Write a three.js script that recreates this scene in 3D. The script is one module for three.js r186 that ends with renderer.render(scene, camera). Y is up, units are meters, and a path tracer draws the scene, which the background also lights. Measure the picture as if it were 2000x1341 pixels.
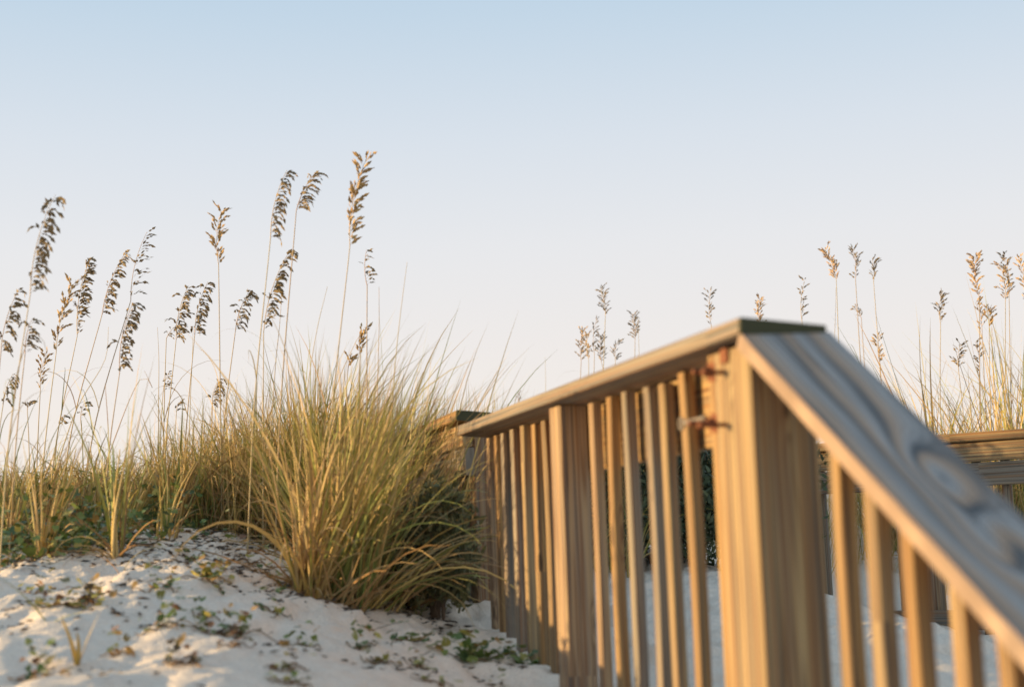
import * as THREE from 'three';
import { ImprovedNoise } from 'three/addons/math/ImprovedNoise.js';
import { mergeGeometries } from 'three/addons/utils/BufferGeometryUtils.js';

// ---------- camera, sky, sun, exposure ----------
const scene = new THREE.Scene();
const EYE = 1.2;
const camera = new THREE.PerspectiveCamera(26.04, 2000 / 1341, 0.05, 4000);
camera.position.set(0, EYE, 0);
camera.rotation.order = 'YXZ';
camera.rotation.set(THREE.MathUtils.degToRad(8.24), 0, THREE.MathUtils.degToRad(-1.9));
camera.filmGauge = 36;
camera.focus = 7.4;
camera.userData.fStop = 2.2;

const renderer = new THREE.WebGLRenderer({ antialias: true });
renderer.setSize(1024, 686);
renderer.toneMapping = THREE.LinearToneMapping;
renderer.toneMappingExposure = 1.8;
renderer.shadowMap.enabled = true;

const SUN_EL = THREE.MathUtils.degToRad(6.5), SUN_AZ = THREE.MathUtils.degToRad(-3);   // low, from the left
const sunDir = new THREE.Vector3(-Math.cos(SUN_EL) * Math.cos(SUN_AZ), Math.sin(SUN_EL), -Math.cos(SUN_EL) * Math.sin(SUN_AZ));
const sun = new THREE.DirectionalLight(new THREE.Color().setRGB(1.0, 0.68, 0.315), 5);
sun.position.copy(sunDir).multiplyScalar(40).add(new THREE.Vector3(0, 1, -5));
sun.target.position.set(0, 1, -5);
sun.castShadow = true;
sun.shadow.mapSize.set(4096, 4096);
Object.assign(sun.shadow.camera, { left: -14, right: 14, top: 10, bottom: -10, near: 1, far: 90 });
sun.shadow.radius = 1.6;
scene.add(sun, sun.target);

{ // evening sky: blue overhead, pale and warm towards the horizon, warmer on the sun's side
  const W = 1024, H = 512, data = new Float32Array(W * H * 4);
  const stops = [[-90, .48, .415, .36], [-1, .51, .445, .395], [0, .522, .46, .412], [4, .510, .470, .434], [8, .480, .460, .448], [12, .446, .451, .464], [16, .388, .422, .462], [21, .300, .373, .443], [30, .238, .322, .405], [50, .193, .276, .368], [90, .170, .250, .348]];
  const d = new THREE.Vector3();
  for (let j = 0; j < H; j++) for (let i = 0; i < W; i++) {
    const el = ((j + 0.5) / H - 0.5) * Math.PI, az = ((i + 0.5) / W - 0.5) * 2 * Math.PI;
    d.set(Math.cos(el) * Math.cos(az), Math.sin(el), Math.cos(el) * Math.sin(az));
    const e = el * 180 / Math.PI;
    let k = 0; while (k < stops.length - 2 && e > stops[k + 1][0]) k++;
    const a = stops[k], b = stops[k + 1];
    let f = Math.min(1, Math.max(0, (e - a[0]) / (b[0] - a[0])));
    const c = Math.max(0, d.dot(sunDir)), g = Math.pow(c, 3), o = (j * W + i) * 4;
    data[o] = (a[1] + (b[1] - a[1]) * f) * (1 + 0.20 * g) + 0.10 * Math.pow(c, 10);
    data[o + 1] = (a[2] + (b[2] - a[2]) * f) * (1 + 0.14 * g) + 0.06 * Math.pow(c, 10);
    data[o + 2] = (a[3] + (b[3] - a[3]) * f) * (1 + 0.05 * g) + 0.02 * Math.pow(c, 10);
    data[o + 3] = 1;
  }
  const t = new THREE.DataTexture(data, W, H, THREE.RGBAFormat, THREE.FloatType);
  t.mapping = THREE.EquirectangularReflectionMapping; t.magFilter = THREE.LinearFilter; t.needsUpdate = true;
  scene.background = t; scene.environment = t;
}

// ---------- helpers ----------
function rng(seed) { let a = seed >>> 0; return () => { a = (a + 0x6d2b79f5) | 0; let t = Math.imul(a ^ (a >>> 15), 1 | a); t = (t + Math.imul(t ^ (t >>> 7), 61 | t)) ^ t; return ((t ^ (t >>> 14)) >>> 0) / 4294967296; }; }
const perlin = new ImprovedNoise();
const N3 = (x, y, z) => perlin.noise(x + 31.7, y + 17.3, z + 5.1);
const clamp = (v, a = 0, b = 1) => Math.min(b, Math.max(a, v));
const sstep = (a, b, v) => { const t = clamp((v - a) / (b - a)); return t * t * (3 - 2 * t); };
const lerp = (a, b, t) => a + (b - a) * t;
const V = (x, y, z) => new THREE.Vector3(x, y, z);
const used = new Map();
function numbered(name) { const k = used.get(name) ?? 0; used.set(name, k + 1); return k ? `${name}_${String(k).padStart(3, '0')}` : name; }
function mesh(name, geo, mat, parent) { const m = new THREE.Mesh(geo, mat); m.name = name; m.castShadow = m.receiveShadow = true; if (parent) parent.add(m); return m; }
function thing(name, label, category, group, x = 0, y = 0, z = 0, turn = 0) {
  const g = new THREE.Group(); g.name = numbered(name); g.position.set(x, y, z); g.rotation.y = turn;
  g.userData = { label, category }; if (group) g.userData.group = group; scene.add(g); return g;
}

// ---------- the lie of the land ----------
const TH = THREE.MathUtils.degToRad(16.42), RX = 0.4625, RY = 1.6777, RZ = -3.0;           // near top corner of the landing rail and its bearing
const dirT = [-Math.sin(TH), -Math.cos(TH)], dirW = [Math.cos(TH), -Math.sin(TH)];          // along the rail (away), across it (towards the walk)
const railT = (x, z) => (x - RX) * dirT[0] + (z - RZ) * dirT[1], railW = (x, z) => (x - RX) * dirW[0] + (z - RZ) * dirW[1];
const PROF = [[-60, -1.2], [-12, -0.5], [-3, -0.2], [0, 0], [1.5, .4], [2.5, .7], [3.3, .88], [3.8, .97], [4.3, 1.08], [4.9, 1.19], [5.3, 1.25], [6.2, 1.38], [7, 1.46], [8, 1.53], [10, 1.57], [13, 1.45], [20, 1.1], [40, .6], [100, .3], [1000, 0]];
function prof(D) { let k = 0; while (k < PROF.length - 2 && D > PROF[k + 1][0]) k++; const a = PROF[k], b = PROF[k + 1]; return lerp(a[1], b[1], clamp((D - a[0]) / (b[0] - a[0]))); }
function prof2(D) { const s = Math.min(0.5, 0.1 + Math.abs(D) * 0.05); return (prof(D - s) + prof(D) * 2 + prof(D + s)) / 4; }
function landBase(x, z) {
  const D = -z, w = railW(x, z), t = railT(x, z);
  let h = prof2(D);
  const depth = 0.27 + 0.36 * sstep(1.2, 2.6, w);
  h -= depth * sstep(-1.1, 0.05, w) * (1 - sstep(3.2, 5.0, w)) * (1 - sstep(4.2, 6.4, t));
  h += 0.10 * N3(x * 0.35, 0, z * 0.35) * sstep(4, 8, D);
  h += 0.07 * Math.exp(-((x + 0.85) ** 2 / 0.30 + (D - 6.1) ** 2 / 0.9));                   // hummock under the clump
  h -= 0.26 * clamp(-x - 2.3, 0, 6) * sstep(-1, 3, D);            // unseen ground lowered so the low sun reaches the grass
  return h;
}
function land(x, z) {
  let h = landBase(x, z);
  const r = Math.hypot(x, z + 5), near = 1 - sstep(6, 14, r);
  if (near > 0) {
    const D = -z, rough = sstep(4.0, 4.7, D) * 0.6 + 0.4;
    h += near * (0.030 * N3(x * 2.6, 1, z * 2.2) + rough * 0.021 * N3(x * 6, 2, z * 5) + rough * 0.019 * N3(x * 14, 3, z * 13) + 0.011 * (0.25 + 0.75 * rough) * N3(x * 33, 4, z * 31));
    const q = N3(x * 4.2 + 9, 5, z * 3.6);                                                   // scooped hollows between the plants
    h -= near * rough * 0.035 * sstep(0.12, 0.4, q);
  }
  return h;
}
function axis(points) { // [from, to, step] runs
  const out = []; for (const [a, b, s] of points) for (let v = a; v < b - 1e-6; v += s) out.push(v); out.push(points[points.length - 1][1]); return out;
}
const sandMap = (() => { // quartz sand: fine grain with darker and rosier specks
  const S = 512, d = new Uint8Array(S * S * 4), r = rng(5);
  for (let i = 0; i < S * S; i++) {
    const x = i % S, y = (i / S) | 0, n = N3(x / 40, y / 40, 0.3) * 0.5 + N3(x / 11, y / 11, 1.3) * 0.5, g = (r() - 0.5) * 26 + n * 14, p = r();
    let c = [229, 214, 196]; if (p < 0.025) c = [150, 128, 108]; else if (p < 0.06) c = [200, 184, 166]; else if (p > 0.96) c = [236, 230, 222];
    for (let k = 0; k < 3; k++) d[i * 4 + k] = clamp(c[k] + g, 0, 255); d[i * 4 + 3] = 255;
  }
  const t = new THREE.DataTexture(d, S, S); t.colorSpace = THREE.SRGBColorSpace; t.wrapS = t.wrapT = THREE.RepeatWrapping; t.magFilter = THREE.LinearFilter; t.needsUpdate = true; return t;
})();
const sandBump = (() => {
  const S = 512, d = new Uint8Array(S * S * 4), r = rng(6);
  for (let i = 0; i < S * S; i++) { const x = i % S, y = (i / S) | 0; const v = 128 + 60 * N3(x / 24, y / 24, 3) + 50 * N3(x / 8, y / 8, 4) + (r() - 0.5) * 60; d[i * 4] = d[i * 4 + 1] = d[i * 4 + 2] = clamp(v, 0, 255); d[i * 4 + 3] = 255; }
  const t = new THREE.DataTexture(d, S, S); t.wrapS = t.wrapT = THREE.RepeatWrapping; t.magFilter = THREE.LinearFilter; t.needsUpdate = true; return t;
})();
{
  const xs = axis([[-900, -100, 100], [-100, -20, 8], [-20, -5, 0.5], [-5, -2.6, 0.08], [-2.6, 1.6, 0.016], [1.6, 5, 0.08], [5, 20, 0.5], [20, 100, 8], [100, 900, 100]]);
  const zs = axis([[-900, -100, 100], [-100, -20, 6], [-20, -9, 0.3], [-9, -7, 0.06], [-7, -3.0, 0.016], [-3.0, -1, 0.08], [-1, 6, 0.4], [6, 60, 6]]);
  const nx = xs.length, nz = zs.length, pos = new Float32Array(nx * nz * 3), uv = new Float32Array(nx * nz * 2), idx = [];
  for (let j = 0; j < nz; j++) for (let i = 0; i < nx; i++) {
    const k = j * nx + i; pos.set([xs[i], land(xs[i], zs[j]), zs[j]], k * 3); uv.set([xs[i] / 0.5, zs[j] / 0.5], k * 2);
    if (i < nx - 1 && j < nz - 1) idx.push(k, k + nx, k + 1, k + 1, k + nx, k + nx + 1);
  }
  const g = new THREE.BufferGeometry(); g.setAttribute('position', new THREE.BufferAttribute(pos, 3)); g.setAttribute('uv', new THREE.BufferAttribute(uv, 2)); g.setIndex(idx); g.computeVertexNormals();
  const m = mesh('sand_dune', g, new THREE.MeshStandardMaterial({ map: sandMap, bumpMap: sandBump, bumpScale: 0.006, roughness: 0.95 }), scene);
  m.userData = { kind: 'structure', label: 'pale quartz sand dune rising beside the wooden railing', category: 'sand' };
}

// ---------- timber ----------
function woodTexture(seed, palette, knots, W = 256, H = 1024) { // covers 0.25 m across (u) and 2 m along (v)
  const d = new Uint8Array(W * H * 4), bmp = new Uint8Array(W * H * 4), r = rng(seed), o = r() * 40;
  const ks = []; for (let i = 0; i < knots; i++) ks.push([r() * W, r() * H, 5 + r() * 7]);
  for (let y = 0; y < H; y++) for (let x = 0; x < W; x++) {
    const i = (y * W + x) * 4, a = x / W * 2 * Math.PI;                                     // the pattern closes round the board
    const cx = Math.cos(a) * 1.4, cy = Math.sin(a) * 1.4, v = y / H;
    let ring = cx * 2.2 + cy * 1.1 + N3(cx * 1.1 + o, cy * 1.1, v * 2.2) * 2.4 + N3(cx * 3 + o, cy * 3, v * 6) * 0.5;
    let kn = 0;
    for (const [kx, ky, kr] of ks) { let dx = Math.abs(x - kx); dx = Math.min(dx, W - dx); const q = Math.hypot(dx / kr, (y - ky) / (kr * 1.5)); ring += 2.2 * Math.exp(-q * q * 0.12); kn = Math.max(kn, 1 - sstep(0.7, 1.25, q)); }
    const s = 0.5 + 0.5 * Math.sin(ring * 5.2), late = Math.pow(s, 2.5);
    const fib = N3(cx * 26 + o, cy * 26, v * 9) * 0.6 + N3(cx * 60, cy * 60 + o, v * 22) * 0.4;
    const blot = N3(cx * 2 + o, cy * 2 + 7, v * 5 + 3), stain = N3(cx * 5 + 3, cy * 5 + o, v * 1.6);
    const mil = sstep(0.02, 0.42, N3(cx * 5 + o, cy * 5 + 11, v * 1.3) + 0.3 * N3(cx * 22, cy * 22 + o, v * 3)), tan = sstep(0.02, 0.4, N3(cx * 4.5 + 21, cy * 4.5 + o, v * 1.1));   // mildew and tannin streaks
    for (let k = 0; k < 3; k++) {
      let c = lerp(palette[0][k], palette[1][k], late * 0.75);
      c = lerp(c, palette[2][k], clamp(0.35 + blot * 1.2 + stain * 0.8) * 0.75);
      c *= 1 + fib * 0.34; c = lerp(c, [.045, .045, .042][k], mil * 0.72); c = lerp(c, [.20, .08, .024][k], tan * 0.55); c = lerp(c, palette[3][k], kn * 0.85);
      d[i + k] = clamp(Math.pow(clamp(c), 1 / 2.2) * 255, 0, 255);
    }
    d[i + 3] = 255;
    const b = 150 - late * 50 + fib * 90 - kn * 40 - 70 * sstep(0.42, 0.62, N3(cx * 18 + o, cy * 18, v * 3 + 5)); bmp[i] = bmp[i + 1] = bmp[i + 2] = clamp(b, 0, 255); bmp[i + 3] = 255;
  }
  const mk = (arr, col) => { const t = new THREE.DataTexture(arr, W, H); if (col) t.colorSpace = THREE.SRGBColorSpace; t.wrapS = t.wrapT = THREE.RepeatWrapping; t.magFilter = THREE.LinearFilter; t.needsUpdate = true; return t; };
  return { map: mk(d, true), bump: mk(bmp, false) };
}
const PINE = [[.40, .292, .142], [.165, .087, .034], [.225, .182, .122], [.05, .03, .015]];       // early wood, late wood, weathered, knot
const GREY = [[.27, .22, .155], [.12, .095, .068], [.22, .205, .18], [.07, .05, .035]];
function woodMat(seed, palette, knots, bump = 0.0016) { const t = woodTexture(seed, palette, knots); return new THREE.MeshStandardMaterial({ map: t.map, bumpMap: t.bump, bumpScale: bump, roughness: 0.82 }); }
const tint = (m, r, g, b) => { m.color.setRGB(r, g, b); return m; };
const pine = [woodMat(11, PINE, 4), tint(woodMat(12, PINE, 3), 1.0, 0.88, 0.72), tint(woodMat(13, PINE, 6), 1.0, 0.96, 1.08)], grey = [woodMat(21, GREY, 3), woodMat(22, GREY, 5)];

// a sawn board along local y from 0 to len, section a (x) by b (z), eased edges, a little bow and wander; uv in metres of grain
for (const [k, r, g, b] of [[0, .80, .76, .74], [1, 1.12, 1.04, .98], [2, .95, .80, .62]]) pine.push(tint(pine[k].clone(), r, g, b));
function board(len, a, b, seed, { ch = 0.004, bow = 0.002, n = 10, top = null } = {}) {
  const r = rng(seed * 7 + 3), pts = [[-a / 2 + ch, -b / 2], [a / 2 - ch, -b / 2], [a / 2, -b / 2 + ch], [a / 2, b / 2 - ch], [a / 2 - ch, b / 2], [-a / 2 + ch, b / 2], [-a / 2, b / 2 - ch], [-a / 2, -b / 2 + ch]];
  const per = []; let L = 0; for (let i = 0; i < 8; i++) { per.push(L); const p = pts[i], q = pts[(i + 1) % 8]; L += Math.hypot(q[0] - p[0], q[1] - p[1]); } per.push(L);
  const u0 = r(), v0 = r(), bx = (r() - 0.5) * 2 * bow, bz = (r() - 0.5) * 2 * bow, pos = [], uv = [];
  const P = (i, s) => { const p = pts[i % 8], w = 0.0007 * N3(i * 3.1 + seed, s * 9, 2), k = 4 * s * (1 - s); return [p[0] * (1 + w * 8) + bx * k + w, s * len, p[1] * (1 + w * 8) + bz * k]; };
  const put = (p, u, v) => { pos.push(...p); uv.push(u / 0.25 + u0, v / 2 + v0); };
  for (let j = 0; j < n; j++) for (let i = 0; i < 8; i++) {
    const s0 = j / n, s1 = (j + 1) / n, A = P(i, s0), B = P(i + 1, s0), C = P(i + 1, s1), D = P(i, s1);
    for (const [p, u, s] of [[A, per[i], s0], [D, per[i], s1], [C, per[i + 1], s1], [A, per[i], s0], [C, per[i + 1], s1], [B, per[i + 1], s0]]) put(p, u, s * len);
  }
  for (const [s, flip] of [[0, false], [1, true]]) for (let i = 1; i < 7; i++) {
    const tri = [P(0, s), P(i, s), P(i + 1, s)]; if (flip) tri.reverse();
    for (const p of tri) put(p, p[0] * 0.3 + 0.1, p[2] * 3);
  }
  const g = new THREE.BufferGeometry(); g.setAttribute('position', new THREE.Float32BufferAttribute(pos, 3)); g.setAttribute('uv', new THREE.Float32BufferAttribute(uv, 2)); g.computeVertexNormals();
  return g;
}
// board laid along local -z (the rail's own direction): section x wide, y high, starting at z = z0
function alongBoard(len, wide, high, seed, opt) { const g = board(len, wide, high, seed, opt); g.rotateX(-Math.PI / 2); return g; }

const UP = new THREE.Vector3(0, 1, 0);
function railFrame(name, label) { return thing(name, label, 'railing', undefined, RX, 0, RZ, TH); }
const worldOf = (t, w) => [RX + dirT[0] * t + dirW[0] * w, RZ + dirT[1] * t + dirW[1] * w];

// the level rail on the landing: cap, ledger, two posts, balusters
{
  const r = rng(77), g = railFrame('landing_railing', 'level wooden railing with square balusters running from the big corner post to the grass');
  const cap = mesh('cap_board', alongBoard(2.36, 0.196, 0.036, 1, { n: 24, bow: 0.004, ch: 0.003 }), grey[0], g); cap.position.set(0.098, RY - 0.030, 0.004); cap.rotation.z = -0.075;
  const moss = mesh('mossy_end', alongBoard(0.006, 0.194, 0.034, 8, { n: 1, ch: 0.003 }), new THREE.MeshStandardMaterial({ color: new THREE.Color().setRGB(.058, .062, .034), roughness: 1 }), cap); moss.position.set(0, 0, 0.0065); moss.userData.label = 'dark moss-covered end of the cap board';
  const led = mesh('ledger_board', alongBoard(2.30, 0.036, 0.185, 2, { n: 16 }), pine[1], g); led.position.set(0.146, RY - 0.045 - 0.098, -0.05);
  const post = (t0, t1, w0, w1, yTop, seed, mat) => { const [x, z] = worldOf((t0 + t1) / 2, (w0 + w1) / 2), y0 = land(x, z) - 0.25; const m = mesh('post', board(yTop - y0, w1 - w0, t1 - t0, seed, { ch: 0.005 }), mat, g); m.position.set((w0 + w1) / 2, y0, -(t0 + t1) / 2); return m; };
  const big = post(0.022, 0.192, 0.030, 0.128 + 0.052, RY - 0.055, 3, pine[0]);
  post(1.286, 1.380, 0.030, 0.118, RY - 0.048, 4, pine[2]);
  post(0.196, 0.256, 0.042, 0.124, RY - 0.05, 6, pine[1]);                                  // packing piece bolted to the corner post
  // rusty carriage bolts with square plates
  const rust = new THREE.MeshStandardMaterial({ color: new THREE.Color().setRGB(.20, .075, .035), roughness: 0.9, metalness: 0.2 }), zinc = new THREE.MeshStandardMaterial({ color: new THREE.Color().setRGB(.21, .18, .15), roughness: 0.85, metalness: 0.3 });
  for (const [t, y, len] of [[0.226, RY - 0.088, 0.045], [0.226, RY - 0.20, 0.06]]) {
    const pl = mesh('washer_plate', new THREE.BoxGeometry(0.005, 0.042, 0.042), rust, g); pl.position.set(0.0395, y, -t); pl.rotation.x = 0.12;
    const b = mesh('bolt', mergeGeometries([new THREE.CylinderGeometry(0.006, 0.006, len, 10).rotateZ(Math.PI / 2).translate(-len / 2, 0, 0), new THREE.CylinderGeometry(0.0115, 0.0115, 0.010, 6).rotateZ(Math.PI / 2).translate(-0.012, 0, 0)]), rust, g); b.position.set(0.038, y, -t);
    const b2 = mesh('bolt', mergeGeometries([new THREE.CylinderGeometry(0.005, 0.005, len, 10).rotateZ(Math.PI / 2).translate(-len / 2, 0, 0), new THREE.SphereGeometry(0.009, 10, 8).translate(-len, 0, 0)]), rust, g); b2.position.set(0.029, y - 0.012, -t + 0.085);
  }
  const tp = mesh('washer_plate', new THREE.BoxGeometry(0.006, 0.030, 0.034), rust, g); tp.position.set(0.0265, RY - 0.066, -0.13);
  const rod = mesh('tie_rod', mergeGeometries([new THREE.CylinderGeometry(0.006, 0.006, 0.13, 10).rotateX(Math.PI / 2), new THREE.TorusGeometry(0.012, 0.004, 8, 16).rotateY(Math.PI / 2).translate(0, 0, -0.075)]), zinc, g); rod.position.set(0.034, RY - 0.185, -0.325);
  const ts = [0.533, 0.659, 0.776, 0.916, 1.046, 1.211 - 0.02, 0.405, 1.638 - 0.02, 1.746 - 0.02, 1.871 - 0.02, 2.002 - 0.02, 2.108 - 0.02, 2.192 - 0.02, 2.265, 1.50];
  ts.forEach((t, i) => {
    if (t === 1.50 || t === 0.405) return;
    const tc = t - 0.019 + (t > 1.3 ? 0.02 : 0), wc = 0.086 + 0.014 + (r() - 0.5) * 0.006, [x, z] = worldOf(tc, wc), y0 = land(x, z) - 0.12;
    const m = mesh('baluster', board(RY - 0.052 - y0 - r() * 0.012, 0.029, 0.038 + (r() - 0.5) * 0.004, 100 + i, { ch: 0.003, bow: 0.006, n: 14 }), [pine[1], grey[0], pine[4], pine[0], pine[5], pine[3], grey[1], pine[2]][(i * 3) % 8], g);
    m.position.set(wc, y0, -tc); m.rotation.x = (r() - 0.5) * 0.016; m.rotation.y = (r() - 0.5) * 0.10;
  });
}

// the stair rail that slopes down from the corner post towards the beach
const SL = THREE.MathUtils.degToRad(33.6);
const stairTop = (t) => RY - 0.036 - Math.tan(SL) * (0.002 - t);                            // height of the sloping cap's upper face (t negative, towards the beach)
{
  const r = rng(78), g = railFrame('stair_railing', 'sloping wooden stair railing with wide grey weathered handrail board');
  // handrail: cathedral grain, grey weathered early wood and dark late wood
  const W = 512, H = 2048, d = new Uint8Array(W * H * 4), bm = new Uint8Array(W * H * 4);
  for (let y = 0; y < H; y++) for (let x = 0; x < W; x++) {
    const i = (y * W + x) * 4, u = x / W, v = y / H * 1.95;                                 // u across 0.21 m, v metres down the slope
    let f = u / 0.33 + 0.55 * N3(u * 2.2, v * 1.3, 1) + 0.12 * N3(u * 6, v * 5, 2) + 0.10 * Math.sin(v * 2.6);
    for (const [ku, kv, su, sv, k] of [[0.60, 0.62, 0.044, 0.135, 1.9], [0.46, 0.82, 0.030, 0.11, 1.3], [0.30, 1.35, 0.05, 0.12, 1.9]]) { const q = Math.hypot((u - ku) * 0.21 / su, (v - kv) / sv); f += k * Math.exp(-q * q); }
    const ph = (f - 0.1) * 2 * Math.PI, s = 0.5 + 0.5 * Math.cos(ph), late = Math.pow(s, 2.4) * clamp(0.70 + 1.1 * N3(u * 2.6 + 4, v * 1.1, 21)), side = 0.5 + 0.5 * Math.sin(ph), fine = 0.5 + 0.5 * Math.sin(f * 2 * Math.PI * 8 + 3 * N3(u * 9, v * 2, 30));
    const fib = N3(u * 70, v * 7, 7) * 0.6 + N3(u * 150, v * 18, 8) * 0.4, blot = N3(u * 4, v * 3.5, 9);
    const crack = sstep(0.36, 0.5, N3(u * 26, v * 1.5, 12)) * 0.8;
    for (let k = 0; k < 3; k++) {
      let c = lerp(lerp([.40, .395, .385][k], [.47, .345, .25][k], side), [.075, .095, .11][k], late * 0.95);
      if (u < 0.03) c = lerp([.36, .245, .165][k], c, 0.15);                                // the sawn edge is browner than the face
      c *= (1 + fib * 0.28) * (1 - fine * 0.24) * (1 - crack * 0.5); d[i + k] = clamp(Math.pow(clamp(c), 1 / 2.2) * 255, 0, 255);
    }
    d[i + 3] = 255; bm[i] = bm[i + 1] = bm[i + 2] = clamp(150 - late * 40 + fib * 80 - crack * 90, 0, 255); bm[i + 3] = 255;
  }
  const mk = (arr, col) => { const t = new THREE.DataTexture(arr, W, H); if (col) t.colorSpace = THREE.SRGBColorSpace; t.wrapS = t.wrapT = THREE.ClampToEdgeWrapping; t.magFilter = THREE.LinearFilter; t.needsUpdate = true; return t; };
  const capMat = new THREE.MeshStandardMaterial({ map: mk(d, true), bumpMap: mk(bm, false), bumpScale: 0.003, roughness: 0.9 });
  const LEN = 1.90, geo = alongBoard(LEN, 0.208, 0.036, 31, { n: 30, bow: 0.004, ch: 0.004 });
  { const p = geo.attributes.position, u = geo.attributes.uv; for (let i = 0; i < p.count; i++) u.setXY(i, clamp(p.getX(i) / 0.208 + 0.5), 1 - clamp((-p.getZ(i)) / LEN)); }
  // laid with its far end up at the post
  geo.translate(0, -0.018, LEN);
  const cap = mesh('cap_board', geo, capMat, g);
  { const u = geo.attributes.uv; for (let i = 0; i < u.count; i++) u.setY(i, 1 - u.getY(i)); const p = geo.attributes.position; for (let i = 0; i < p.count; i++) u.setY(i, clamp(p.getZ(i) / LEN)); }
  cap.position.set(0.104, RY - 0.036, 0.006); cap.rotation.order = 'XYZ'; cap.rotation.set(SL, 0, 0.03);
  const led = mesh('ledger_board', alongBoard(1.85, 0.036, 0.10, 32, { n: 14 }).translate(0, 0, 1.85), pine[0], g); led.position.set(0.146, RY - 0.036 - 0.115, 0.02); led.rotation.x = SL;
  for (let i = 0, t = -0.185; i < 11; i++, t -= 0.1235 + (r() - 0.5) * 0.012) {
    const tc = t - 0.02, wc = 0.104, [x, z] = worldOf(tc, wc), y0 = land(x, z) - 0.15, y1 = stairTop(tc) - 0.036 / Math.cos(SL) - 0.012;
    if (tc < -1.5) break;
    const len = y1 - y0, geoB = board(len, 0.034, 0.039, 140 + i, { ch: 0.003, bow: 0.004 });
    { const p = geoB.attributes.position; for (let q = 0; q < p.count; q++) if (p.getY(q) > len - 0.02) p.setY(q, p.getY(q) - p.getZ(q) * Math.tan(SL)); geoB.computeVertexNormals(); } // top cut to the slope
    const m = mesh('baluster', geoB, pine[[1, 0, 5, 4, 1, 2][i % 6]], g); m.position.set(wc, y0, -tc); m.rotation.z = (r() - 0.5) * 0.01;
  }
  const tp = -1.52, [px, pz] = worldOf(tp, 0.1), y0 = land(px, pz) - 0.3, y1 = stairTop(tp) - 0.06;
  const m = mesh('post', board(y1 - y0, 0.089, 0.089, 33), pine[2], g); m.position.set(0.1, y0, -tp);
}

// railing across the far side of the walk, and the next stretch beyond the grass
function plainRail(label, x0, z0, turn, y, len, opts) {
  const g = thing('boardwalk_railing', label, 'railing', undefined, x0, 0, z0, turn), r = rng(opts.seed), c = Math.cos(turn), s = Math.sin(turn);
  const wl = (lx, lz) => [x0 + lx * c + lz * s, z0 - lx * s + lz * c];
  const cap = mesh('cap_board', alongBoard(len, 0.19, 0.040, opts.seed, { n: 16 }), pine[1], g); cap.position.set(0.095, y - 0.02, 0); if (opts.roll) cap.rotation.z = opts.roll;
  const l1 = mesh('ledger_board', alongBoard(len - 0.04, 0.036, 0.088, opts.seed + 1), pine[0], g); l1.position.set(0.05, y - 0.042 - 0.044, -0.02);
  const l2 = mesh('ledger_board', alongBoard(len - 0.04, 0.036, 0.105, opts.seed + 2), grey[1], g); l2.position.set(0.056, y - 0.134 - 0.0525, -0.02);  // grey timber stands in for the shadow on the lower ledger
  for (let t = 0.08; t < len - 0.05; t += 0.125) {
    const [x, z] = wl(0.1, -t), y0 = land(x, z) - 0.1, isPost = opts.posts.some((p) => Math.abs(p - t) < 0.06), w = isPost ? 0.089 : 0.037;
    const m = mesh(isPost ? 'post' : 'baluster', board(y - 0.044 - y0, w, w, opts.seed + 50 + Math.round(t * 40), { n: 6 }), isPost ? pine[2] : grey[(t * 8 | 0) % 2], g); m.position.set(0.076 + w / 2, y0, -t); m.rotation.x = (r() - 0.5) * 0.012;
  }
  if (opts.bottom) { const b = mesh('bottom_rail', alongBoard(len - 0.04, 0.036, 0.088, opts.seed + 3), grey[0], g); const [x, z] = wl(0.1, -len / 2); b.position.set(0.055, opts.bottom, -0.02); }
  return g;
}
plainRail('low wooden railing beyond the stairs with sunlit upper ledger and lower board greyed for its shadow', 2.95, -6.10, THREE.MathUtils.degToRad(57), 1.695, 2.3, { seed: 301, posts: [0.08, 1.33, 2.205], bottom: 0.86 });
{
  const g = plainRail('next stretch of level railing, half hidden in grass beyond the first', -0.222, -5.60, TH, 1.757, 1.35, { seed: 331, posts: [0.08, 1.33], roll: -0.075 });
  const moss = mesh('mossy_end', alongBoard(0.006, 0.186, 0.038, 9, { n: 1, ch: 0.003 }), new THREE.MeshStandardMaterial({ color: new THREE.Color().setRGB(.058, .062, .034), roughness: 1 }), g); moss.position.set(0.095, 1.737, 0.0065); moss.rotation.z = -0.075;
}

// ---------- grass ----------
function tubeAlong(pts, r0, r1, sides = 5) { // tapered stem through points
  const c = new THREE.CatmullRomCurve3(pts), n = Math.max(8, pts.length * 5), g = new THREE.TubeGeometry(c, n, 1, sides), p = g.attributes.position, per = sides + 1, v = V(), o = V();
  for (let i = 0; i <= n; i++) { c.getPointAt(i / n, o); const rr = lerp(r0, r1, i / n); for (let j = 0; j < per; j++) { v.fromBufferAttribute(p, i * per + j).sub(o).multiplyScalar(rr).add(o); p.setXYZ(i * per + j, v.x, v.y, v.z); } }
  return g;
}
const stemMat = new THREE.MeshStandardMaterial({ vertexColors: true, roughness: 0.7 });
function paint(g, f) { const p = g.attributes.position, c = new Float32Array(p.count * 3); for (let i = 0; i < p.count; i++) c.set(f(p.getX(i), p.getY(i), p.getZ(i)), i * 3); g.setAttribute('color', new THREE.BufferAttribute(c, 3)); return g; }
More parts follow.
